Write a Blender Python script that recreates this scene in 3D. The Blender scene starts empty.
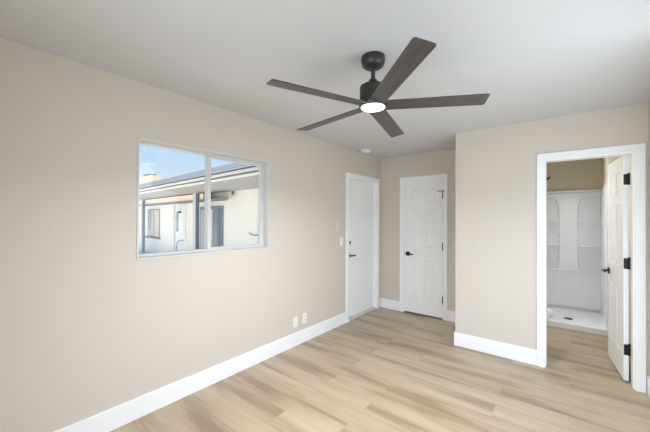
import bpy, bmesh, math
from mathutils import Vector, Matrix

S = bpy.context.scene
COL = S.collection
R = math.radians

# ------------------------------------------------------------------ camera
F_PX = 308.308
yaw, pitch, roll = 0.674557, 0.006933, 0.004359
CAM = Vector((2.45628, 0.0, 1.45438))
fw = Vector((-math.sin(yaw) * math.cos(pitch), math.cos(yaw) * math.cos(pitch), math.sin(pitch)))
rt = Vector((math.cos(yaw), math.sin(yaw), 0))
up = rt.cross(fw)
rt2 = math.cos(roll) * rt + math.sin(roll) * up
up2 = -math.sin(roll) * rt + math.cos(roll) * up
cd = bpy.data.cameras.new('camera')
cam = bpy.data.objects.new('camera', cd)
COL.objects.link(cam)
cd.sensor_fit = 'HORIZONTAL'
cd.sensor_width = 36.0
cd.lens = F_PX / 650 * 36.0
cd.clip_start = 0.02
cam.matrix_world = Matrix(((rt2.x, up2.x, -fw.x, CAM.x), (rt2.y, up2.y, -fw.y, CAM.y),
                           (rt2.z, up2.z, -fw.z, CAM.z), (0, 0, 0, 1)))
S.camera = cam

# ------------------------------------------------------------------ world: pale blue sky with thin cloud
w = bpy.data.worlds.new('sky')
S.world = w
w.use_nodes = True
nt = w.node_tree
nt.nodes.clear()


def nn(t, kind, **kw):
    n = t.nodes.new(kind)
    for k, v in kw.items():
        setattr(n, k, v)
    return n


def srgb(r, g, b):
    f = lambda c: (c / 255) / 12.92 if c / 255 <= 0.04045 else (((c / 255) + 0.055) / 1.055) ** 2.4
    return (f(r), f(g), f(b), 1)


tc = nn(nt, 'ShaderNodeTexCoord')
sp = nn(nt, 'ShaderNodeSeparateXYZ')
rp = nn(nt, 'ShaderNodeValToRGB')
rp.color_ramp.elements[0].position = 0.0
rp.color_ramp.elements[0].color = srgb(232, 242, 250)
rp.color_ramp.elements[1].position = 0.35
rp.color_ramp.elements[1].color = srgb(140, 198, 244)
nz = nn(nt, 'ShaderNodeTexNoise')
nz.inputs['Scale'].default_value = 7.0
nz.inputs['Detail'].default_value = 5.0
mp = nn(nt, 'ShaderNodeMapping')
mp.inputs['Scale'].default_value = (1, 1, 4)
mp.inputs['Location'].default_value = (0.7, 1.9, 0.4)
cr = nn(nt, 'ShaderNodeValToRGB')
cr.color_ramp.elements[0].position = 0.5
cr.color_ramp.elements[0].color = (0, 0, 0, 1)
cr.color_ramp.elements[1].position = 0.85
cr.color_ramp.elements[1].color = (0.18, 0.18, 0.18, 1)
mx = nn(nt, 'ShaderNodeMixRGB')
mx.inputs[2].default_value = srgb(240, 246, 250)
bg = nn(nt, 'ShaderNodeBackground')
bg.inputs['Strength'].default_value = 0.76
wo = nn(nt, 'ShaderNodeOutputWorld')
L = nt.links.new
L(tc.outputs['Generated'], sp.inputs[0])
L(sp.outputs['Z'], rp.inputs[0])
L(tc.outputs['Generated'], mp.inputs[0])
L(mp.outputs[0], nz.inputs['Vector'])
L(nz.outputs[0], cr.inputs[0])
L(cr.outputs[0], mx.inputs[0])
L(rp.outputs[0], mx.inputs[1])
L(mx.outputs[0], bg.inputs['Color'])
L(bg.outputs[0], wo.inputs['Surface'])

# ------------------------------------------------------------------ sun, and area lamps that fill the rooms
sd = bpy.data.lights.new('sun', 'SUN')
sd.energy = 6.7
sd.angle = R(1.0)
sd.color = (1.0, 0.93, 0.82)
sun = bpy.data.objects.new('sun', sd)
COL.objects.link(sun)
sun.rotation_euler = Vector((-0.25, 0.35, -0.95)).to_track_quat('-Z', 'Y').to_euler()


def area(name, loc, direction, sx, sy, power, color):
    d = bpy.data.lights.new(name, 'AREA')
    d.shape = 'RECTANGLE'
    d.size, d.size_y = sx, sy
    d.energy = power
    d.color = color
    o = bpy.data.objects.new(name, d)
    COL.objects.link(o)
    o.location = loc
    o.rotation_euler = Vector(direction).to_track_quat('-Z', 'Z').to_euler()
    return o


S.cycles.diffuse_bounces = 8
area('fill_light_rear', (1.95, -0.44, 1.20), (0.25, 1.0, 0.0), 1.5, 1.8, 21, (0.80, 0.90, 1.0))  # added fill lamp, set at the added rear opening
area('fill_light_right', (2.972, 2.15, 1.10), (-1.0, 0.30, -0.05), 2.4, 1.66, 24.5, (0.80, 0.90, 1.0))  # added fill lamp, set in the added right-hand opening
area('bathroom_vanity_lamp', (1.60, 4.90, 1.95), (0.8, 0.35, -0.6), 0.5, 0.15, 15, (0.90, 0.96, 1.0))
dl = area('shower_downlight', (2.42, 5.80, 2.435), (0, 0.0, -1), 0.14, 0.14, 0.75, (1.0, 0.985, 0.96))
dl.data.spread = R(62)

vs = S.view_settings
vs.view_transform = 'Standard'
vs.look = 'None'
vs.gamma = 1
vs.use_curve_mapping = False
vs.exposure = 0.53


# ------------------------------------------------------------------ materials
def mat(name, col, rough=0.6, metal=0.0, noise=0.0, nscale=30.0, bump=0.0, bscale=200.0, spec=0.5, emit=None, es=0):
    m = bpy.data.materials.new(name)
    m.use_nodes = True
    t = m.node_tree
    b = t.nodes['Principled BSDF']
    b.inputs['Roughness'].default_value = rough
    b.inputs['Metallic'].default_value = metal
    b.inputs['Specular IOR Level'].default_value = spec
    tcn = nn(t, 'ShaderNodeTexCoord')
    c = nn(t, 'ShaderNodeTexNoise')
    c.inputs['Scale'].default_value = nscale
    c.inputs['Detail'].default_value = 3
    mxx = nn(t, 'ShaderNodeMixRGB')
    k = 1 - noise
    mxx.inputs[1].default_value = (col[0] * k, col[1] * k, col[2] * k, 1)
    mxx.inputs[2].default_value = (min(1, col[0] * (1 + noise)), min(1, col[1] * (1 + noise)), min(1, col[2] * (1 + noise)), 1)
    t.links.new(tcn.outputs['Object'], c.inputs['Vector'])
    t.links.new(c.outputs[0], mxx.inputs[0])
    t.links.new(mxx.outputs[0], b.inputs['Base Color'])
    if bump:
        n2 = nn(t, 'ShaderNodeTexNoise')
        n2.inputs['Scale'].default_value = bscale
        n2.inputs['Detail'].default_value = 2
        bp = nn(t, 'ShaderNodeBump')
        bp.inputs['Strength'].default_value = bump
        bp.inputs['Distance'].default_value = 0.002
        t.links.new(tcn.outputs['Object'], n2.inputs['Vector'])
        t.links.new(n2.outputs[0], bp.inputs['Height'])
        t.links.new(bp.outputs[0], b.inputs['Normal'])
    if emit:
        b.inputs['Emission Color'].default_value = emit
        b.inputs['Emission Strength'].default_value = es
    return m


M = {}
M['wall'] = mat('greige_paint', srgb(209, 200, 189), 0.75, noise=0.012, nscale=2.5, bump=0.12, bscale=160)
M['bathwall'] = mat('bathroom_beige_paint', srgb(214, 201, 178), 0.7, noise=0.012, nscale=2.5, bump=0.12, bscale=160)
M['ceiling'] = mat('ceiling_paint', srgb(206, 207, 208), 0.85, noise=0.01, nscale=3, bump=0.15, bscale=120)
M['trim'] = mat('white_trim_paint', srgb(244, 245, 246), 0.38, noise=0.006, nscale=6)
M['door'] = mat('white_door_paint', srgb(243, 244, 245), 0.42, noise=0.008, nscale=5)
M['vinyl'] = mat('white_vinyl', srgb(212, 211, 208), 0.4, noise=0.006)
M['black'] = mat('matte_black_metal', srgb(30, 29, 29), 0.4, metal=0.4, noise=0.1, nscale=60)
M['fan'] = mat('charcoal_fan_metal', srgb(62, 60, 59), 0.36, metal=0.5, noise=0.06, nscale=40)
M['plastic'] = mat('white_plastic', srgb(238, 236, 230), 0.35, noise=0.005)
M['offwhite'] = mat('off_white_plastic', srgb(214, 208, 198), 0.45, noise=0.005)
M['slot'] = mat('dark_slot', srgb(60, 56, 52), 0.6)
M['acrylic'] = mat('white_acrylic', srgb(238, 239, 240), 0.22, noise=0.005, nscale=3)
M['ceramic'] = mat('white_ceramic', srgb(240, 240, 238), 0.12, noise=0.004)
M['steel'] = mat('brushed_nickel', srgb(170, 165, 158), 0.35, metal=0.9, noise=0.05)
M['drain'] = mat('dark_drain_metal', srgb(70, 70, 72), 0.35, metal=0.6, noise=0.1)
M['lens'] = mat('frosted_lamp_lens', srgb(250, 246, 240), 0.4, emit=(1.0, 0.93, 0.85, 1), es=1.6)
M['threshold'] = mat('pale_threshold', srgb(205, 203, 198), 0.4, noise=0.02)
M['stucco'] = mat('white_stucco', srgb(247, 243, 234), 0.9, noise=0.02, nscale=4, bump=0.4, bscale=40)
M['soffit'] = mat('grey_soffit_paint', srgb(170, 168, 168), 0.9, noise=0.06, nscale=3)
M['fascia'] = mat('white_fascia', srgb(238, 236, 232), 0.7, noise=0.02)
M['gutter'] = mat('grey_gutter', srgb(130, 126, 128), 0.6, noise=0.05)
M['post'] = mat('blue_grey_post_shade', srgb(112, 124, 146), 0.7, noise=0.12, nscale=12)  # shade on the side of the post, put into the colour
M['postlight'] = mat('pale_post_side', srgb(214, 206, 198), 0.7, noise=0.03)
M['peach'] = mat('peach_frieze_paint', srgb(252, 230, 212), 0.85, noise=0.03)
M['awning'] = mat('grey_awning_metal', srgb(120, 122, 130), 0.6, noise=0.06)
M['chimney'] = mat('cream_chimney_stucco', srgb(224, 202, 172), 0.9, noise=0.03)
M['cap'] = mat('grey_vent_cap', srgb(105, 120, 135), 0.5, metal=0.3)
M['extglass'] = mat('dull_window_glass', srgb(120, 132, 148), 0.15, noise=0.15, nscale=2)
M['extgrey'] = mat('grey_beige_blind_glass', srgb(176, 172, 164), 0.3, noise=0.1, nscale=3)  # pane in a grey-beige blind colour
M['extblind'] = mat('closed_pale_blinds', srgb(226, 214, 204), 0.6, noise=0.03)
M['extframe'] = mat('grey_door_frame', srgb(122, 132, 146), 0.5, noise=0.05)
M['gravel'] = mat('added_dark_gravel', srgb(92, 90, 86), 0.95, noise=0.2, nscale=40)
M['concrete'] = mat('patio_concrete', srgb(206, 202, 196), 0.9, noise=0.06, nscale=1.5)


def roof_mat():
    m = bpy.data.materials.new('blue_grey_roof_rows')
    m.use_nodes = True
    t = m.node_tree
    b = t.nodes['Principled BSDF']
    b.inputs['Roughness'].default_value = 0.8
    tcn = nn(t, 'ShaderNodeTexCoord')
    wv = nn(t, 'ShaderNodeTexWave')
    wv.wave_type = 'BANDS'
    wv.bands_direction = 'Y'
    wv.inputs['Scale'].default_value = 0.55
    wv.inputs['Distortion'].default_value = 0.4
    r = nn(t, 'ShaderNodeValToRGB')
    r.color_ramp.elements[0].color = srgb(66, 70, 78)
    r.color_ramp.elements[0].position = 0.1
    r.color_ramp.elements[1].color = srgb(112, 115, 120)
    r.color_ramp.elements[1].position = 0.45
    t.links.new(tcn.outputs['Object'], wv.inputs['Vector'])
    t.links.new(wv.outputs[0], r.inputs[0])
    t.links.new(r.outputs[0], b.inputs['Base Color'])
    return m


M['roof'] = roof_mat()


def glass_mat():
    m = bpy.data.materials.new('clear_window_glass')
    m.use_nodes = True
    t = m.node_tree
    t.nodes.clear()
    o = nn(t, 'ShaderNodeOutputMaterial')
    tr = nn(t, 'ShaderNodeBsdfTransparent')
    tr.inputs[0].default_value = (0.97, 0.98, 0.98, 1)
    gl = nn(t, 'ShaderNodeBsdfGlossy')
    gl.inputs['Roughness'].default_value = 0.02
    ms = nn(t, 'ShaderNodeMixShader')
    ms.inputs[0].default_value = 0.03
    t.links.new(tr.outputs[0], ms.inputs[1])
    t.links.new(gl.outputs[0], ms.inputs[2])
    t.links.new(ms.outputs[0], o.inputs[0])
    return m


M['glass'] = glass_mat()


def floor_mat():
    m = bpy.data.materials.new('pale_oak_vinyl_planks')
    m.use_nodes = True
    t = m.node_tree
    Lk = t.links.new
    b = t.nodes['Principled BSDF']
    tcn = nn(t, 'ShaderNodeTexCoord')
    br = nn(t, 'ShaderNodeTexBrick')
    br.offset = 0.37
    br.offset_frequency = 2
    br.inputs['Scale'].default_value = 1.0
    br.inputs['Brick Width'].default_value = 1.22
    br.inputs['Row Height'].default_value = 0.182
    br.inputs['Mortar Size'].default_value = 0.0012
    br.inputs['Mortar Smooth'].default_value = 0.6
    br.inputs['Bias'].default_value = 0.0
    br.inputs['Color1'].default_value = (0, 0, 0, 1)
    br.inputs['Color2'].default_value = (1, 1, 1, 1)
    br.inputs['Mortar'].default_value = (0.5, 0.5, 0.5, 1)
    Lk(tcn.outputs['Object'], br.inputs['Vector'])
    # every plank gets its own stretch of grain
    sx = nn(t, 'ShaderNodeSeparateXYZ')
    Lk(tcn.outputs['Object'], sx.inputs[0])
    sc = nn(t, 'ShaderNodeSeparateColor')
    Lk(br.outputs['Color'], sc.inputs[0])
    ml = nn(t, 'ShaderNodeMath', operation='MULTIPLY')
    ml.inputs[1].default_value = 23.0
    Lk(sc.outputs[0], ml.inputs[0])
    cx = nn(t, 'ShaderNodeCombineXYZ')
    mx1 = nn(t, 'ShaderNodeMath', operation='MULTIPLY')
    mx1.inputs[1].default_value = 0.75
    Lk(sx.outputs[0], mx1.inputs[0])
    my1 = nn(t, 'ShaderNodeMath', operation='MULTIPLY')
    my1.inputs[1].default_value = 6.0
    Lk(sx.outputs[1], my1.inputs[0])
    Lk(mx1.outputs[0], cx.inputs[0])
    Lk(my1.outputs[0], cx.inputs[1])
    Lk(ml.outputs[0], cx.inputs[2])
    n1 = nn(t, 'ShaderNodeTexNoise')
    n1.inputs['Scale'].default_value = 1.0
    n1.inputs['Detail'].default_value = 4
    n1.inputs['Roughness'].default_value = 0.55
    Lk(cx.outputs[0], n1.inputs['Vector'])
    r1 = nn(t, 'ShaderNodeValToRGB')
    e = r1.color_ramp.elements
    e[0].position = 0.33
    e[0].color = srgb(145, 125, 101)
    e[1].position = 0.64
    e[1].color = srgb(189, 170, 145)
    em = r1.color_ramp.elements.new(0.46)
    em.color = srgb(173, 153, 127)
    Lk(n1.outputs[0], r1.inputs[0])
    # fine grain lines
    cx2 = nn(t, 'ShaderNodeVectorMath', operation='MULTIPLY')
    cx2.inputs[1].default_value = (3.0, 9.0, 1.0)
    Lk(cx.outputs[0], cx2.inputs[0])
    n2 = nn(t, 'ShaderNodeTexNoise')
    n2.inputs['Scale'].default_value = 1.0
    n2.inputs['Detail'].default_value = 3
    Lk(cx2.outputs[0], n2.inputs['Vector'])
    r2 = nn(t, 'ShaderNodeValToRGB')
    r2.color_ramp.elements[0].position = 0.3
    r2.color_ramp.elements[0].color = (0.95, 0.945, 0.935, 1)
    r2.color_ramp.elements[1].position = 0.6
    r2.color_ramp.elements[1].color = (1, 1, 1, 1)
    Lk(n2.outputs[0], r2.inputs[0])
    m1 = nn(t, 'ShaderNodeMixRGB', blend_type='MULTIPLY')
    m1.inputs[0].default_value = 1.0
    Lk(r1.outputs[0], m1.inputs[1])
    Lk(r2.outputs[0], m1.inputs[2])
    # plank to plank tone
    r3 = nn(t, 'ShaderNodeValToRGB')
    r3.color_ramp.elements[0].color = (0.965, 0.96, 0.955, 1)
    r3.color_ramp.elements[1].color = (1.04, 1.035, 1.03, 1)
    Lk(sc.outputs[0], r3.inputs[0])
    m2 = nn(t, 'ShaderNodeMixRGB', blend_type='MULTIPLY')
    m2.inputs[0].default_value = 1.0
    Lk(m1.outputs[0], m2.inputs[1])
    Lk(r3.outputs[0], m2.inputs[2])
    # seam
    m3 = nn(t, 'ShaderNodeMixRGB')
    m3.inputs[2].default_value = srgb(128, 110, 88)
    mf = nn(t, 'ShaderNodeMath', operation='MULTIPLY')
    mf.inputs[1].default_value = 0.45
    Lk(br.outputs['Fac'], mf.inputs[0])
    Lk(mf.outputs[0], m3.inputs[0])
    Lk(m2.outputs[0], m3.inputs[1])
    Lk(m3.outputs[0], b.inputs['Base Color'])
    b.inputs['Roughness'].default_value = 0.38
    b.inputs['Specular IOR Level'].default_value = 0.75
    return m


M['floor'] = floor_mat()


def blade_mat():
    m = bpy.data.materials.new('charcoal_woodgrain_blade')
    m.use_nodes = True
    t = m.node_tree
    b = t.nodes['Principled BSDF']
    tcn = nn(t, 'ShaderNodeTexCoord')
    mpn = nn(t, 'ShaderNodeMapping')
    mpn.inputs['Scale'].default_value = (4, 60, 1)
    n = nn(t, 'ShaderNodeTexNoise')
    n.inputs['Scale'].default_value = 1.0
    n.inputs['Detail'].default_value = 4
    r = nn(t, 'ShaderNodeValToRGB')
    r.color_ramp.elements[0].position = 0.3
    r.color_ramp.elements[0].color = srgb(62, 60, 59)
    r.color_ramp.elements[1].position = 0.7
    r.color_ramp.elements[1].color = srgb(84, 81, 79)
    t.links.new(tcn.outputs['Object'], mpn.inputs[0])
    t.links.new(mpn.outputs[0], n.inputs['Vector'])
    t.links.new(n.outputs[0], r.inputs[0])
    t.links.new(r.outputs[0], b.inputs['Base Color'])
    b.inputs['Roughness'].default_value = 0.38
    return m


M['blade'] = blade_mat()


# ------------------------------------------------------------------ mesh helpers
class MB:
    def __init__(self):
        self.bm = bmesh.new()

    def box(self, x0, x1, y0, y1, z0, z1):
        v = [self.bm.verts.new(p) for p in ((x0, y0, z0), (x1, y0, z0), (x1, y1, z0), (x0, y1, z0),
                                            (x0, y0, z1), (x1, y0, z1), (x1, y1, z1), (x0, y1, z1))]
        for f in ((3, 2, 1, 0), (4, 5, 6, 7), (0, 1, 5, 4), (1, 2, 6, 5), (2, 3, 7, 6), (3, 0, 4, 7)):
            self.bm.faces.new([v[i] for i in f])
        return self

    def loft(self, rings, cap=True):
        vr = [[self.bm.verts.new(p) for p in r] for r in rings]
        n = len(rings[0])
        for a, b in zip(vr, vr[1:]):
            for i in range(n):
                self.bm.faces.new((a[i], a[(i + 1) % n], b[(i + 1) % n], b[i]))
        if cap:
            self.bm.faces.new(list(reversed(vr[0])))
            self.bm.faces.new(vr[-1])
        return self

    def lathe(self, prof, c=(0, 0, 0), axis='z', n=32):
        rings = []
        for r, h in prof:
            ring = []
            for i in range(n):
                a = 2 * math.pi * i / n
                p, q = r * math.cos(a), r * math.sin(a)
                if axis == 'z':
                    ring.append((c[0] + p, c[1] + q, c[2] + h))
                elif axis == 'x':
                    ring.append((c[0] + h, c[1] + p, c[2] + q))
                else:
                    ring.append((c[0] + q, c[1] + h, c[2] + p))
            rings.append(ring)
        return self.loft(rings)

    def tube(self, pts, r, n=12):
        pts = [Vector(p) for p in pts]
        rings = []
        for i, p in enumerate(pts):
            d = (pts[min(i + 1, len(pts) - 1)] - pts[max(i - 1, 0)]).normalized()
            a = d.orthogonal().normalized() if i == 0 else (a - a.dot(d) * d).normalized()
            b = d.cross(a)
            rr = r[i] if isinstance(r, (list, tuple)) else r
            rings.append([p + rr * (math.cos(2 * math.pi * k / n) * a + math.sin(2 * math.pi * k / n) * b) for k in range(n)])
        return self.loft(rings)

    def prism(self, poly, axis, a, b):
        def P(u, v, h):
            return {'z': (u, v, h), 'y': (u, h, v), 'x': (h, u, v)}[axis]
        lo = [self.bm.verts.new(P(u, v, a)) for u, v in poly]
        hi = [self.bm.verts.new(P(u, v, b)) for u, v in poly]
        n = len(poly)
        self.bm.faces.new(list(reversed(lo)))
        self.bm.faces.new(hi)
        for i in range(n):
            self.bm.faces.new((lo[i], lo[(i + 1) % n], hi[(i + 1) % n], hi[i]))
        return self

    def build(self, name, m, parent=None, bevel=0.0, smooth=False, loc=None, seg=2):
        bmesh.ops.recalc_face_normals(self.bm, faces=self.bm.faces)
        me = bpy.data.meshes.new(name)
        self.bm.to_mesh(me)
        self.bm.free()
        me.materials.append(M[m])
        o = bpy.data.objects.new(name, me)
        COL.objects.link(o)
        if parent:
            o.parent = parent
        if loc:
            o.location = loc
        if smooth:
            for p in me.polygons:
                p.use_smooth = True
            try:
                me.set_sharp_from_angle(angle=R(38))
            except Exception:
                pass
        if bevel:
            bv = o.modifiers.new('bevel', 'BEVEL')
            bv.width = bevel
            bv.segments = seg
            bv.limit_method = 'ANGLE'
            bv.angle_limit = R(40)
        return o


def box(name, m, x0, x1, y0, y1, z0, z1, parent=None, bevel=0.0):
    return MB().box(x0, x1, y0, y1, z0, z1).build(name, m, parent, bevel)


def tag(o, label, cat, group=None, kind=None):
    o['label'] = label
    o['category'] = cat
    if group:
        o['group'] = group
    if kind:
        o['kind'] = kind
    return o


def struct(o, label, cat):
    return tag(o, label, cat, kind='structure')


def empty(name, loc=(0, 0, 0), rz=0.0):
    o = bpy.data.objects.new(name, None)
    o.empty_display_size = 0.1
    COL.objects.link(o)
    o.location = loc
    o.rotation_euler = (0, 0, rz)
    return o


# ------------------------------------------------------------------ room dimensions (metres; x from left wall, y into the room)
H = 2.44
YR, YB, YP = -0.45, 4.5316, 3.719        # rear wall, back wall, wall with the bathroom door
XP, XR = 1.410, 2.961                    # partition corner, right wall
TH = 0.116
YP2 = YP + TH
YBW = 6.26                               # bathroom back wall

struct(box('floor', 'floor', -0.15, 3.10, YR - 0.15, YBW + 0.12, -0.09, 0.0),
       'pale oak vinyl plank floor running through the room into the bathroom', 'floor')
struct(box('ceiling', 'ceiling', -0.15, 3.10, YR - 0.15, YBW + 0.12, H, H + 0.14), 'flat white ceiling above the fan', 'ceiling')

# left wall with the window and the entry door
WY0, WY1, WZ0, WZ1 = 0.899, 2.126, 1.150, 2.033
DY0, DY1, DZ = 3.600, 4.414, 2.040
b = MB()
b.box(-0.15, 0, YR - 0.15, WY0, 0, H).box(-0.15, 0, WY1, DY0, 0, H).box(-0.15, 0, DY1, YB + 0.12, 0, H)
b.box(-0.15, 0, WY0, WY1, 0, WZ0).box(-0.15, 0, WY0, WY1, WZ1, H).box(-0.15, 0, DY0, DY1, DZ, H)
struct(b.build('wall_left', 'wall'), 'long beige wall on the left with the sliding window in it', 'wall')
# back wall with closet opening
CX0, CX1 = 0.403, 1.022
b = MB()
b.box(0, CX0, YB, YB + 0.12, 0, H).box(CX1, XP, YB, YB + 0.12, 0, H).box(CX0, CX1, YB, YB + 0.12, DZ, H)
struct(b.build('wall_back', 'wall'), 'short beige wall at the far end around the six panel door', 'wall')
# wall with the bathroom doorway
BX0, BX1 = 2.2445, 2.882
b = MB()
b.box(XP, BX0, YP, YP2, 0, H).box(BX1, XR, YP, YP2, 0, H).box(BX0, BX1, YP, YP2, DZ, H)
struct(b.build('wall_front', 'wall'), 'beige wall around the open bathroom doorway', 'wall')
struct(box('wall_partition', 'bathwall', XP, XP + TH, YP2, YBW, 0, H), 'wall between the entry alcove and the bathroom', 'wall')
Q0, Q1, Q2, Q3 = 0.90, 3.40, 0.22, 1.98  # opening for the added right window
b = MB()
b.box(XR, XR + 0.13, YR - 0.15, Q0, 0, H).box(XR, XR + 0.13, Q1, YBW + 0.12, 0, H)
b.box(XR, XR + 0.13, Q0, Q1, 0, Q2).box(XR, XR + 0.13, Q0, Q1, Q3, H)
struct(b.build('wall_right', 'wall'), 'beige wall at the right edge of the photo', 'wall')
b = MB()
RX0, RX1, RZ0, RZ1 = 1.15, 2.75, 0.25, 2.25  # opening for the added rear window
b.box(0, RX0, YR - 0.13, YR, 0, H).box(RX1, XR, YR - 0.13, YR, 0, H).box(RX0, RX1, YR - 0.13, YR, 0, RZ0).box(RX0, RX1, YR - 0.13, YR, RZ1, H)
struct(b.build('wall_rear', 'wall'), 'wall behind the camera with an added wide window opening', 'wall')
struct(box('wall_bathroom_back', 'bathwall', XP + TH, XR, YBW, YBW + 0.12, 0, H), 'beige bathroom wall above the white shower surround', 'wall')
SX0, SX1 = 2.035, 2.814                 # shower alcove
SY0 = 5.176
b = MB()
b.box(SX1, XR, SY0, YBW, 0, H)
struct(b.build('wall_alcove_right', 'bathwall'), 'narrow beige wall at the right side of the shower', 'wall')
b = MB()
b.box(XP + TH, SX0, SY0, YBW, 0, H)
struct(b.build('wall_alcove_left', 'bathwall'), 'beige wall block at the left side of the shower', 'wall')

struct(box('roof_overhang', 'fascia', -0.75, 3.8, YR - 1.6, YBW + 0.6, H + 0.15, H + 0.30), 'roof of this house over the room, above the window', 'roof')

# two unseen windows, added behind and beside the camera to light the room
m = MB()
for (y0, y1, z0, z1) in ((Q0, Q0 + 0.05, Q2, Q3), (Q1 - 0.05, Q1, Q2, Q3), (Q0 + 0.05, Q1 - 0.05, Q3 - 0.05, Q3), (Q0 + 0.05, Q1 - 0.05, Q2, Q2 + 0.05)):
    m.box(XR + 0.05, XR + 0.10, y0, y1, z0, z1)
w2 = struct(m.build('added_window_2', 'vinyl'), 'large unseen window added in the right wall to light the room', 'window')
box('window_pane', 'glass', XR + 0.073, XR + 0.077, Q0 + 0.05, Q1 - 0.05, Q2 + 0.05, Q3 - 0.05, w2)
m = MB()
for (x0, x1, z0, z1) in ((RX0, RX0 + 0.05, RZ0, RZ1), (RX1 - 0.05, RX1, RZ0, RZ1), (RX0 + 0.05, RX1 - 0.05, RZ1 - 0.05, RZ1), (RX0 + 0.05, RX1 - 0.05, RZ0, RZ0 + 0.05)):
    m.box(x0, x1, YR - 0.10, YR - 0.05, z0, z1)
w3 = struct(m.build('added_window_3', 'vinyl'), 'large unseen window added behind the camera to light the room', 'window')
box('window_pane', 'glass', RX0 + 0.05, RX1 - 0.05, YR - 0.077, YR - 0.073, RZ0 + 0.05, RZ1 - 0.05, w3)

# baseboards
BH, BT = 0.152, 0.013


def baseboard(name, x0, x1, y0, y1, label):
    o = box(name, 'trim', x0, x1, y0, y1, 0, BH, bevel=0.004)
    return struct(o, label, 'baseboard')


baseboard('baseboard_left', 0, BT, YR, DY0 - 0.064, 'long white baseboard under the window along the left wall')
baseboard('baseboard_back', 0.0, CX0 - 0.058, YB - BT, YB, 'short white baseboard left of the six panel door in the far corner')
baseboard('baseboard_back_right', CX1 + 0.052, XP, YB - BT, YB, 'stub of white baseboard right of the closed six panel door')
b = MB()
b.box(XP - BT, BX0 - 0.058, YP - BT, YP, 0, BH).box(XP - BT, XP, YP, YB - BT, 0, BH)
struct(b.build('baseboard_front', 'trim', None, 0.004), 'white baseboard left of the bathroom doorway wrapping the wall corner', 'baseboard')
baseboard('baseboard_right', XR - BT, XR, YR, YP - 0.017, 'white baseboard at the lower right edge of the photo')


# ------------------------------------------------------------------ casings (trim) and jambs
def casing(name, along, c0, c1, w0, w1, face, depth_dir, ztop, label, jamb_depth, wt=0.058, th=0.017):
    """U-shaped casing round an opening c0..c1; along='x' or 'y'; face=wall plane; depth_dir=+1/-1 into the wall."""
    m = MB()

    def bx(u0, u1, d0, d1, z0, z1):
        d0, d1 = min(d0, d1), max(d0, d1)
        if along == 'x':
            m.box(u0, u1, d0, d1, z0, z1)
        else:
            m.box(d0, d1, u0, u1, z0, z1)
    out = face - depth_dir * th
    bx(c0 - w0, c0 + 0.004, face, out, 0, ztop)
    bx(c1 - 0.004, c1 + w1, face, out, 0, ztop)
    bx(c0 - w0, c1 + w1, face, out, ztop, ztop + wt)
    back = face + depth_dir * jamb_depth
    jt = 0.016
    bx(c0, c0 + jt, face - depth_dir * 0.001, back, 0, ztop)
    bx(c1 - jt, c1, face - depth_dir * 0.001, back, 0, ztop)
    bx(c0 + jt, c1 - jt, face - depth_dir * 0.001, back, ztop - jt, ztop + 0.004)
    o = m.build(name, 'trim', None, 0.003)
    return struct(o, label, 'door trim')


casing('trim_1', 'y', DY0, DY1, 0.064, 0.062, 0.0, -1, 2.036, 'white casing around the flush door on the left wall', 0.12)
casing('trim_2', 'x', CX0, CX1, 0.055, 0.052, YB, 1, 2.036, 'white casing around the closed six panel door at the far end', 0.118)
casing('trim_3', 'x', BX0, BX1, 0.058, 0.062, YP, 1, 2.040, 'white casing around the open bathroom doorway', TH)


# ------------------------------------------------------------------ doors
def panel_slab(W, Ht, T, panels=True):
    """Six-panel moulded slab: x 0..W, y 0..T, z 0..Ht, panels on both faces."""
    m = MB()
    bm = m.bm
    s, mid = 0.098, 0.085
    xs = [0, s, W / 2 - mid / 2, W / 2 + mid / 2, W - s, W]
    zs = [0, 0.225, 0.80, 1.00, 1.575, 1.675, 1.885, Ht]
    if not panels:
        xs, zs = [0, W], [0, Ht]
    for y, sgn in ((0.0, 1), (T, -1)):
        for i in range(len(xs) - 1):
            for j in range(len(zs) - 1):
                x0, x1, z0, z1 = xs[i], xs[i + 1], zs[j], zs[j + 1]
                if panels and i in (1, 3) and j in (1, 3, 5):
                    loops = []
                    for ins, dep in ((0, 0), (0.010, 0.009), (0.020, 0.009), (0.034, 0.003)):
                        yy = y + sgn * dep
                        loops.append([bm.verts.new(p) for p in ((x0 + ins, yy, z0 + ins), (x1 - ins, yy, z0 + ins),
                                                               (x1 - ins, yy, z1 - ins), (x0 + ins, yy, z1 - ins))])
                    for a, c in zip(loops, loops[1:]):
                        for k in range(4):
                            bm.faces.new((a[k], a[(k + 1) % 4], c[(k + 1) % 4], c[k]))
                    bm.faces.new(loops[-1])
                else:
                    bm.faces.new([bm.verts.new(p) for p in ((x0, y, z0), (x1, y, z0), (x1, y, z1), (x0, y, z1))])
    for a, c in (((0, 0), (W, 0)), ((0, Ht), (W, Ht))):
        bm.faces.new([bm.verts.new(p) for p in ((a[0], 0, a[1]), (c[0], 0, c[1]), (c[0], T, c[1]), (a[0], T, a[1]))])
    for x in (0, W):
        bm.faces.new([bm.verts.new(p) for p in ((x, 0, 0), (x, 0, Ht), (x, T, Ht), (x, T, 0))])
    bmesh.ops.remove_doubles(bm, verts=bm.verts, dist=1e-5)
    return m


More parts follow.
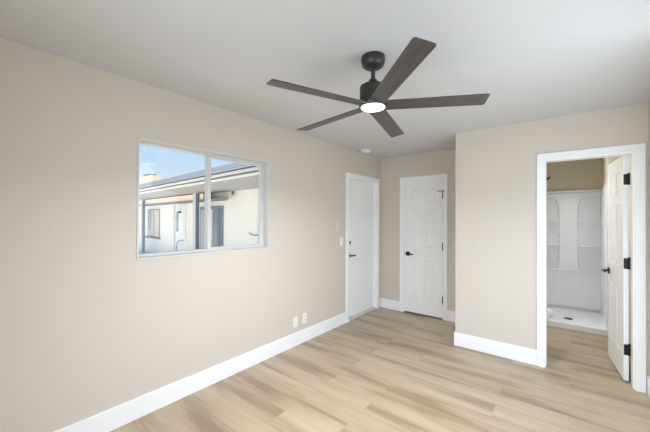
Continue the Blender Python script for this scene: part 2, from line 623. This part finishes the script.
def lever(parent, x, y, z, out, along, name='lever_handle', length=0.115):
    """Square rose, neck and flat lever. out = unit vector away from the door, along = unit vector of lever."""
    o, a = Vector(out), Vector(along)
    u = Vector((0, 0, 1))
    c = Vector((x, y, z))

    def slab(m, p, ha, ho0, ho1, hz):
        vs_ = []
        for so in (ho0, ho1):
            for sa, sz in ((-ha, -hz), (ha, -hz), (ha, hz), (-ha, hz)):
                vs_.append(m.bm.verts.new(p + o * so + a * sa + u * sz))
        for f in ((0, 1, 2, 3), (7, 6, 5, 4), (0, 4, 5, 1), (1, 5, 6, 2), (2, 6, 7, 3), (3, 7, 4, 0)):
            m.bm.faces.new([vs_[i] for i in f])
    m = MB()
    slab(m, c, 0.031, 0, 0.009, 0.031)
    h = m.build(name, 'black', parent, 0.003)
    m = MB()
    m.tube([c + o * 0.004, c + o * 0.058], 0.011)
    slab(m, c + a * (length / 2 - 0.012), length / 2, 0.044, 0.058, 0.010)
    m.build('lever', 'black', h, 0.003)
    return h


def hinge(parent, x, y, z, axis='y', hgt=0.092):
    m = MB()
    m.lathe([(0.0065, -hgt / 2), (0.0065, hgt / 2)], (x, y, z), 'z', 12)
    m.lathe([(0.004, -hgt / 2 - 0.008), (0.0075, -hgt / 2 - 0.004), (0.0075, -hgt / 2)], (x, y, z), 'z', 12)
    m.lathe([(0.0075, hgt / 2), (0.0075, hgt / 2 + 0.004), (0.004, hgt / 2 + 0.008)], (x, y, z), 'z', 12)
    return m.build('hinge', 'black', parent, 0, True)


# entry door on the left wall: flush slab set deep in its jamb
d1 = MB().box(-0.098, -0.056, DY0 + 0.019, DY1 - 0.019, 0.022, 2.017).build('door_1', 'door', None, 0.002)
struct(d1, 'flush white door on the left wall with black lever and deadbolt', 'door')
lever(d1, -0.056, 3.686, 0.915, (1, 0, 0), (0, 1, 0), length=0.125)
m = MB()
m.lathe([(0.026, 0), (0.026, 0.008), (0.022, 0.012)], (-0.056, 3.700, 1.103), 'x', 24)
db = m.build('deadbolt', 'black', d1, 0, True)
MB().box(-0.046, -0.026, 3.696, 3.704, 1.085, 1.121).build('thumb_turn', 'black', db, 0.002)
box('threshold', 'threshold', -0.148, 0.004, DY0 + 0.017, DY1 - 0.017, 0.0, 0.018, d1, 0.004)

# closed six panel door at the far end
d2 = panel_slab(0.582, 1.998, 0.035).build('door_2', 'door', None, 0, False, (CX0 + 0.0185, YB + 0.002, 0.020))
struct(d2, 'closed white six panel door at the far end of the room', 'door')
lever(d2, 0.056, 0.0, 0.892, (0, -1, 0), (1, 0, 0), length=0.115)
for zz in (0.26, 1.03, 1.775):
    hinge(d2, 0.584, -0.008, zz)
m = MB()
m.tube([(0.584, -0.008, 1.832), (0.560, -0.034, 1.832), (0.535, -0.052, 1.832)], 0.0045)
m.lathe([(0.009, 0), (0.009, 0.012)], (0.531, -0.055, 1.826), 'z', 12)
m.tube([(0.584, -0.008, 1.832), (0.610, -0.026, 1.832)], 0.006)
m.build('door_stop', 'black', d2, 0, True)
MB().box(-0.0015, 0.006, -0.0015, 0.012, 0.86, 0.925).build('latch_plate', 'steel', d2)
struct(box('closet_gap_shade', 'slot', CX0, CX1, YB + 0.125, YB + 0.135, 0.0, 2.04), 'dark sheet standing in for the shade behind the closed six panel door', 'wall')  # dark sheet that makes the gap under the door look shaded

# open bathroom door: hinge edge near the right jamb, leaf swung into the bathroom
HXY = Vector((2.820, 3.846))             # near corner of the visible face
dirv = Vector((2.758 - 2.820, 4.452 - 3.846)).normalized()
d3 = panel_slab(0.606, 2.018, 0.034).build('door_3', 'door', None, 0, False, (HXY.x, HXY.y, 0.014))
# local x runs to the free edge; the visible face is local y = T side (facing -X)
ang = math.atan2(dirv.y, dirv.x)
d3.rotation_euler = (0, 0, ang)
d3.location = (HXY.x + 0.034 * dirv.y, HXY.y - 0.034 * dirv.x, 0.014)
struct(d3, 'white six panel door standing open into the bathroom', 'door')
lever(d3, 0.546, 0.034, 0.905, (0, 1, 0), (-1, 0, 0), length=0.115)
lever(d3, 0.546, 0.0, 0.905, (0, -1, 0), (-1, 0, 0), length=0.115)
for zz in (0.275, 1.045, 1.800):
    m = MB()
    m.box(-0.0035, 0.0, 0.003, 0.032, zz - 0.048, zz + 0.048)
    hg = m.build('hinge', 'black', d3, 0.001)
    m = MB()
    m.lathe([(0.0075, zz - 0.050), (0.0075, zz + 0.050)], (-0.007, -0.003, 0), 'z', 14)
    m.lathe([(0.0085, zz + 0.050), (0.0085, zz + 0.055), (0.004, zz + 0.058)], (-0.007, -0.003, 0), 'z', 14)
    m.build('hinge_pin', 'black', hg, 0, True)

# ------------------------------------------------------------------ window_1: two-lite sliding vinyl window
w1 = empty('window_1', (0, 0, 0))
struct(w1, 'white sliding window in the left wall looking out on a white house', 'window')
FX0, FX1 = -0.125, -0.062                # frame depth, recessed in the wall
m = MB()
lip = 0.007
for (y0, y1, z0, z1) in ((WY0 - lip, WY0, WZ0 - lip, WZ1 + lip), (WY1, WY1 + lip, WZ0 - lip, WZ1 + lip),
                         (WY0, WY1, WZ1, WZ1 + lip), (WY0, WY1, WZ0 - lip, WZ0)):
    m.box(-0.004, 0.006, y0, y1, z0, z1)
m.build('window_trim', 'vinyl', w1, 0.002)
m = MB()
t_ = 0.006                               # liner of the reveal
m.box(-0.148, 0.002, WY0, WY0 + t_, WZ0, WZ1).box(-0.148, 0.002, WY1 - t_, WY1, WZ0, WZ1)
m.box(-0.148, 0.002, WY0 + t_, WY1 - t_, WZ1 - t_, WZ1).box(-0.148, 0.002, WY0 + t_, WY1 - t_, WZ0, WZ0 + t_)
m.build('window_reveal', 'vinyl', w1)
a0, a1, c0, c1 = WY0 + t_, WY1 - t_, WZ0 + t_, WZ1 - t_
fwid = 0.020
m = MB()
m.box(FX0, FX1, a0, a0 + fwid, c0, c1).box(FX0, FX1, a1 - fwid, a1, c0, c1)
m.box(FX0, FX1, a0 + fwid, a1 - fwid, c1 - fwid, c1).box(FX0, FX1, a0 + fwid, a1 - fwid, c0, c0 + fwid)
m.build('window_frame', 'vinyl', w1, 0.003)
ym = 1.500
m = MB()
m.box(FX0 + 0.004, FX1 - 0.004, ym - 0.015, ym + 0.015, c0 + fwid, c1 - fwid)
m.build('meeting_rail', 'vinyl', w1, 0.003)
g0, g1, h0, h1 = a0 + fwid, a1 - fwid, c0 + fwid, c1 - fwid
box('window_pane', 'glass', -0.105, -0.101, g0 - 0.004, ym - 0.012, h0 - 0.004, h1 + 0.004, w1)
m = MB()
sw = 0.024
m.box(-0.096, -0.070, ym + 0.015, ym + 0.021, h0, h1).box(-0.096, -0.070, g1 - sw, g1, h0, h1)
m.box(-0.096, -0.070, ym + 0.021, g1 - sw, h1 - sw * 0.7, h1).box(-0.096, -0.070, ym + 0.021, g1 - sw, h0, h0 + sw * 0.5)
sash = m.build('sash', 'vinyl', w1, 0.002)
box('sash_pane', 'glass', -0.085, -0.081, ym + 0.019, g1 - sw + 0.004, h0 + 0.012, h1 - sw * 0.6, sash)
box('sash_pull', 'vinyl', -0.070, -0.058, g1 - 0.022, g1 - 0.008, 1.42, 1.50, sash, 0.003)

# ------------------------------------------------------------------ ceiling fan
FX, FY = 1.512, 1.644
fan = empty('ceiling_fan', (FX, FY, H))
tag(fan, 'black five blade ceiling fan with a round white light under its hub', 'ceiling fan')
MB().lathe([(0.064, 0.0), (0.071, -0.004), (0.072, -0.032), (0.066, -0.054), (0.051, -0.068), (0.030, -0.072), (0.018, -0.072)],
           n=48).build('canopy', 'fan', fan, 0, True)
MB().lathe([(0.0125, -0.060), (0.0125, -0.150)], n=20).build('downrod', 'fan', fan, 0, True)
MB().lathe([(0.014, -0.140), (0.024, -0.142), (0.028, -0.152), (0.040, -0.166), (0.066, -0.176), (0.079, -0.184), (0.081, -0.194), (0.081, -0.274),
            (0.086, -0.280), (0.086, -0.302), (0.080, -0.310)], n=48).build('motor_housing', 'fan', fan, 0, True)
lens = MB().lathe([(0.073, -0.306), (0.073, -0.312), (0.069, -0.316), (0.048, -0.318), (0.010, -0.319)], n=48).build('light_lens', 'lens', fan, 0, True)
lens['label'] = 'round glowing white lens'
ld = bpy.data.lights.new('fan_lamp', 'AREA')
ld.shape = 'DISK'
ld.size = 0.14
ld.energy = 26
ld.spread = R(158)
ld.color = (0.93, 0.955, 1.0)
lo = bpy.data.objects.new('fan_lamp', ld)
COL.objects.link(lo)
lo.parent = fan
lo.location = (0, 0, -0.325)


def blade_mesh():
    m = MB()
    r0, r1 = 0.070, 0.654
    hw0, hw1 = 0.048, 0.053
    th = 0.007
    # outline: straight sides, square tip with rounded corners
    out = [(r0, -hw0), (r0 + 0.05, -hw0)]
    out += [(r1 - 0.012, -hw1), (r1 - 0.003, -hw1 + 0.004), (r1, -hw1 + 0.012)]
    out += [(r1, hw1 - 0.012), (r1 - 0.003, hw1 - 0.004), (r1 - 0.012, hw1)]
    out += [(r0 + 0.05, hw0), (r0, hw0)]
    m.prism(out, 'z', -th / 2, th / 2)
    return m


BZ = -0.300
PITCH = 11.0
TILT = Matrix.Rotation(R(2.4), 4, Vector((math.sin(R(-45)), -math.cos(R(-45)), 0)))   # the rotor hangs slightly out of level
first = None
for k in range(5):
    a = R(174.4 - 72 * k)
    if first is None:
        bl = blade_mesh().build('blade', 'blade', fan, 0.002)
        first = bl
    else:
        bl = first.copy()
        COL.objects.link(bl)
        bl.parent = fan
    bl.location = (0, 0, BZ)
    bl.rotation_euler = (TILT @ Matrix.Rotation(a, 4, 'Z') @ Matrix.Rotation(R(-PITCH), 4, 'X')).to_euler()

# ------------------------------------------------------------------ small fixtures
sdm = MB().lathe([(0.070, 0.0), (0.070, -0.010), (0.064, -0.014), (0.062, -0.030), (0.050, -0.038), (0.020, -0.040)], (0, 0, 0), n=36)
sm = sdm.build('smoke_detector', 'plastic', None, 0, True, (0.135, 3.84, H))
tag(sm, 'small round white smoke detector on the ceiling near the far left corner', 'smoke detector')
MB().lathe([(0.012, -0.039), (0.012, -0.042)], n=16).build('test_button', 'plastic', sm, 0, True)


def outlet(y, z, label, blank):
    o = box('wall_outlet', 'plastic', 0.0, 0.006, -0.037, 0.037, -0.060, 0.060, None, 0.003)
    o.location = (0, y, z)
    tag(o, label, 'outlet')
    if blank:
        box('cover_insert', 'plastic', 0.006, 0.008, -0.017, 0.017, -0.034, 0.034, o, 0.001)
    else:
        for s in (-1, 1):
            f = box('socket_face', 'plastic', 0.006, 0.0085, -0.017, 0.017, s * 0.020 - 0.014, s * 0.020 + 0.014, o, 0.003)
            for q in (-1, 1):
                box('slot', 'slot', 0.0085, 0.0088, q * 0.006 - 0.001, q * 0.006 + 0.001, s * 0.020 - 0.004, s * 0.020 + 0.005, f)
    return o


outlet(2.540, 0.271, 'white wall outlet nearer the window, left one of the two', True)
outlet(2.692, 0.278, 'white wall outlet nearer the flush door, right one of the two', False)

sw_ = box('light_switch', 'plastic', 0.0, 0.006, -0.036, 0.036, -0.059, 0.059, None, 0.003)
sw_.location = (0, 3.434, 1.135)
tag(sw_, 'white light switch plate left of the flush door, below the slim holder', 'light switch')
box('rocker', 'plastic', 0.006, 0.0095, -0.016, 0.016, -0.033, 0.033, sw_, 0.001)

rh = box('wall_remote', 'offwhite', 0.0, 0.012, -0.026, 0.026, -0.085, 0.075, None, 0.004)
rh.location = (0, 3.318, 1.358)
tag(rh, 'slim off-white remote holder on the wall above the light switch', 'remote holder')
box('remote', 'offwhite', 0.012, 0.026, -0.020, 0.020, -0.070, 0.085, rh, 0.005)
box('cradle_lip', 'offwhite', 0.012, 0.031, -0.025, 0.025, -0.085, -0.045, rh, 0.003)

# ------------------------------------------------------------------ bathroom: shower pan, surround, shower head, toilet
pan = empty('shower_pan', (SX0, SY0, 0))
tag(pan, 'low white shower pan with raised curb on the bathroom floor', 'shower pan')
PW, PD = SX1 - SX0, YBW - SY0
m = MB()
m.box(0.002, PW - 0.002, 0.06, PD - 0.002, 0.0, 0.045)
m.box(0.002, 0.024, 0.06, PD - 0.002, 0.045, 0.075).box(PW - 0.024, PW - 0.002, 0.06, PD - 0.002, 0.045, 0.075)
m.box(0.024, PW - 0.024, PD - 0.03, PD - 0.002, 0.045, 0.075)
m.build('basin', 'acrylic', pan, 0.006)
MB().box(0.002, PW - 0.002, 0.0, 0.085, 0.0, 0.086).build('curb', 'acrylic', pan, 0.012, False, None, 3)
m = MB()
m.lathe([(0.050, 0.045), (0.050, 0.049), (0.046, 0.050)], (0.385, 0.40, 0), n=28)
dr = m.build('drain', 'drain', pan, 0, True)
dr['label'] = 'dark round drain cover'
m = MB()
m.lathe([(0.034, 0.050), (0.034, 0.0505)], (0.385, 0.40, 0), n=24)
m.build('drain_grate', 'slot', dr, 0, True)

sur = empty('shower_surround', (SX0, YBW, 0))
tag(sur, 'white moulded shower surround with corner shelves behind the pan', 'shower surround')
ST = 1.905
y_back, y_fr = -0.014, -0.062
box('back_panel', 'acrylic', 0.012, PW - 0.012, y_back, -0.002, 0.076, ST, sur)
cxm = 0.382


def halfw(z):
    if z < 0.66:
        return 0.20
    k = 0.118
    if z < 0.86:
        t = (0.86 - z) / 0.20
        return k + 0.012 * t * t
    if z > 1.50:
        t = (z - 1.50) / 0.30
        return k + 0.060 * t * t * t
    return k


zsx = [0.64 + i * (1.80 - 0.64) / 28 for i in range(29)]
poly = [(cxm + halfw(z), z) for z in zsx] + [(cxm - halfw(z), z) for z in reversed(zsx)]
MB().prism(poly, 'y', y_fr, y_back).build('center_column', 'acrylic', sur, 0.012, True, None, 3)
m = MB()
m.box(0.012, PW - 0.012, y_fr, y_back, 0.076, 0.655)
m.build('lower_panel', 'acrylic', sur, 0.012, False, None, 3)
box('ledge', 'acrylic', 0.012, PW - 0.012, y_fr - 0.014, y_fr + 0.01, 0.640, 0.662, sur, 0.005)
m = MB()
m.box(0.012, PW - 0.012, y_fr, y_back, 1.79, 1.868)
m.build('upper_band', 'acrylic', sur, 0.010, False, None, 3)
m = MB()
m.box(0.006, PW - 0.006, y_fr - 0.016, -0.001, 1.872, ST)
m.build('top_rim', 'acrylic', sur, 0.010, False, None, 3)
for zz in (1.045, 1.430):
    for xa, xb in ((0.012, cxm - 0.112), (cxm + 0.112, PW - 0.012)):
        MB().box(xa, xb, -0.100, y_back, zz - 0.016, zz).build('shelf', 'acrylic', sur, 0.006)
box('side_panel', 'acrylic', PW - 0.018, PW - 0.002, -PD + 0.01, -0.002, 0.087, ST, sur, 0.006)
box('side_panel', 'acrylic', 0.002, 0.018, -PD + 0.01, -0.002, 0.087, ST, sur, 0.006)

sh = empty('shower_fixture', (SX0, 5.70, 2.06))
tag(sh, 'small dark shower head on the left side wall of the shower', 'shower head')
MB().lathe([(0.030, 0), (0.030, 0.004), (0.022, 0.009)], (0.0, 0, 0.03), 'x', 24).build('flange', 'black', sh, 0, True)
MB().tube([(0, 0, 0.03), (0.06, 0, 0.036), (0.10, 0, 0.028), (0.13, 0, 0.012)], 0.009).build('arm', 'black', sh, 0, True)
hd = MB().lathe([(0.012, 0.03), (0.016, 0.015), (0.040, 0.004), (0.042, -0.006), (0.036, -0.008)], n=28).build('spray_head', 'black', sh, 0, True)
hd.location = (0.146, 0, -0.004)
hd.rotation_euler = (0, R(-40), 0)

to = empty('toilet', (XP + TH + 0.001, 4.34, 0))
tag(to, 'white toilet just showing past the left side of the bathroom doorway', 'toilet')


def ell(cx_, rx, ry, z, n=36):
    pts = []
    for i in range(n):
        a = 2 * math.pi * i / n
        k = rx if math.cos(a) > 0 else rx * 0.82
        pts.append((cx_ + k * math.cos(a), ry * math.sin(a), z))
    return pts


MB().loft([ell(0.40, 0.20, 0.105, 0.0), ell(0.40, 0.19, 0.10, 0.05), ell(0.41, 0.17, 0.095, 0.16), ell(0.44, 0.24, 0.14, 0.26),
           ell(0.47, 0.285, 0.178, 0.35), ell(0.475, 0.29, 0.185, 0.385)]).build('bowl', 'ceramic', to, 0, True)
MB().loft([ell(0.475, 0.292, 0.186, 0.386), ell(0.475, 0.296, 0.189, 0.394), ell(0.475, 0.292, 0.186, 0.404)]).build('seat', 'plastic', to, 0, True)
MB().loft([ell(0.475, 0.288, 0.183, 0.405), ell(0.475, 0.290, 0.184, 0.418), ell(0.475, 0.27, 0.170, 0.426)]).build('lid', 'plastic', to, 0, True)
box('tank', 'ceramic', 0.022, 0.20, -0.21, 0.21, 0.385, 0.74, to, 0.02)
box('tank_lid', 'ceramic', 0.016, 0.21, -0.22, 0.22, 0.741, 0.775, to, 0.01)
m = MB()
m.tube([(0.20, -0.15, 0.68), (0.222, -0.15, 0.68)], 0.010)
m.box(0.218, 0.228, -0.16, -0.09, 0.672, 0.688)
m.build('flush_lever', 'steel', to)

# ------------------------------------------------------------------ outside: patio and the white house across it
struct(box('ground', 'concrete', -45, -0.16, -12, 30, -0.20, -0.10), 'pale concrete patio outside the window', 'ground')
struct(box('added_side_ground', 'gravel', -0.16, 14, -14, 30, -0.20, -0.10), 'dark gravel ground added unseen on the other side of this house to cut bounce light', 'ground')  # unseen, kept dark so less sunlight bounces onto the ceiling
EA = math.atan2(0.08443512, -0.99642898)
hs = empty('house', (-3.8168, 5.2272, -0.10), EA)      # local x along the house away from us, local y towards us
tag(hs, 'long white house with grey porch ceiling and low roof seen through the window', 'house')
Z = 0.10                                  # ground offset: all heights below are given above the floor of the room


def hb(name, m, u0, u1, v0, v1, z0, z1, parent=None, bevel=0.0):
    return box(name, m, u0, u1, v0, v1, z0 + Z, z1 + Z, parent or hs, bevel)


hb('wall', 'stucco', -2.6, 22, -3.6, 0.0, -0.1, 2.235)
hb('porch_ceiling', 'soffit', -2.6, 22, 0.0, 1.56, 2.236, 2.262)
m = MB()
m.box(-2.6, 22, 1.56, 1.60, 2.212 + Z, 2.252 + Z)
m.box(-2.6, 22, 1.50, 1.66, 2.295 + Z, 2.335 + Z)
m.build('fascia', 'fascia', hs)
hb('gutter', 'gutter', -2.6, 22, 1.50, 1.58, 2.253, 2.294)
m = MB()
ridge_v, ridge_z = -1.5, 3.57
e0 = (1.72, 2.338)
m.prism([(e0[0], e0[1] + Z), (ridge_v, ridge_z + Z), (-4.2, 2.50 + Z), (-4.2, 2.40 + Z), (ridge_v, ridge_z - 0.10 + Z), (e0[0] - 0.03, e0[1] - 0.002 + Z)], 'x', -2.8, 22)
m.build('roof', 'roof', hs)
hb('frieze', 'peach', 2.55, 9.0, 0.36, 0.39, 2.016, 2.20)
m = MB()
m.loft([[(ua, 0.0, 1.97 + Z), (ua, 0.0, 2.045 + Z), (ub, 0.42, 2.010 + Z), (ub, 0.42, 1.965 + Z)] for ua, ub in ((1.95, 0.97), (9.0, 9.0))])
m.build('awning', 'awning', hs)
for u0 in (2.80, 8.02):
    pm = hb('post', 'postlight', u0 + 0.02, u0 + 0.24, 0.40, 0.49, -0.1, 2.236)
    hb('post_shaded_side', 'post', u0 - 0.01, u0 + 0.02, 0.39, 0.50, -0.1, 2.20, pm)  # shaded side of the post, painted as a blue-grey strip
# pale panelled door with narrow glass slit
dr_ = hb('entry_door', 'fascia', 4.75, 5.66, 0.0, 0.03, -0.08, 1.98, None, 0.004)
hb('glass_slit', 'extglass', 5.36, 5.56, 0.03, 0.036, 0.92, 1.62, dr_)
hb('door_frame', 'fascia', 5.68, 5.86, 0.0, 0.09, -0.08, 2.0)
m = MB()
m.tube([(4.86, 0.03, 0.62 + Z), (4.86, 0.09, 0.62 + Z), (5.10, 0.10, 0.60 + Z), (5.30, 0.10, 0.52 + Z), (5.36, 0.10, 0.20 + Z)], 0.016)
m.build('door_bar', 'cap', dr_, 0, True)
hb('door_lamp', 'black', 5.12, 5.30, 0.03, 0.12, 1.62, 1.68, dr_)
# window with blinds
wn = hb('house_window', 'extframe', 7.42, 8.95, 0.0, 0.02, 0.60, 1.82)
hb('blind', 'extblind', 7.48, 8.03, 0.02, 0.03, 0.64, 1.78, wn)
hb('blind', 'extblind', 8.12, 8.40, 0.02, 0.03, 0.64, 1.78, wn)
hb('pane', 'extglass', 8.44, 8.90, 0.02, 0.03, 0.64, 1.78, wn)
hb('window_sill', 'gutter', 7.30, 9.05, 0.0, 0.10, 0.53, 0.60, wn)
# grey sliding door
sd_ = hb('sliding_door', 'extframe', 2.0, 3.56, 0.0, 0.03, -0.06, 1.82)
hb('door_stile', 'fascia', 2.62, 2.80, 0.03, 0.06, -0.05, 1.72, sd_)
hb('pane', 'extglass', 2.14, 2.58, 0.03, 0.04, 0.0, 1.72, sd_)
hb('pane', 'extgrey', 2.84, 3.46, 0.03, 0.04, 0.0, 1.72, sd_)
# near door edge with lever at the right end
nd = hb('side_door', 'fascia', -0.55, 0.20, 0.0, 0.045, -0.06, 1.84, None, 0.004)
m = MB()
m.tube([(0.14, 0.04, 1.0 + Z), (0.14, 0.10, 1.0 + Z), (0.30, 0.11, 1.01 + Z), (0.44, 0.10, 1.05 + Z)], 0.016)
m.build('lever_handle', 'gutter', nd, 0, True)
m = MB()
m.lathe([(0.02, 2.236 + Z), (0.02, 2.20 + Z), (0.035, 2.19 + Z), (0.04, 2.13 + Z), (0.015, 2.115 + Z)], (1.38, 0.06, 0), n=16)
m.build('porch_light', 'gutter', hs, 0, True)
ch = hb('chimney', 'chimney', 15.0, 18.1, -2.6, -1.9, 2.9, 4.17)
hb('chimney_pot', 'gutter', 16.1, 16.6, -2.5, -2.1, 4.17, 4.27, ch)
hb('chimney_cap', 'cap', 15.9, 16.85, -2.55, -2.05, 4.27, 4.36, ch)
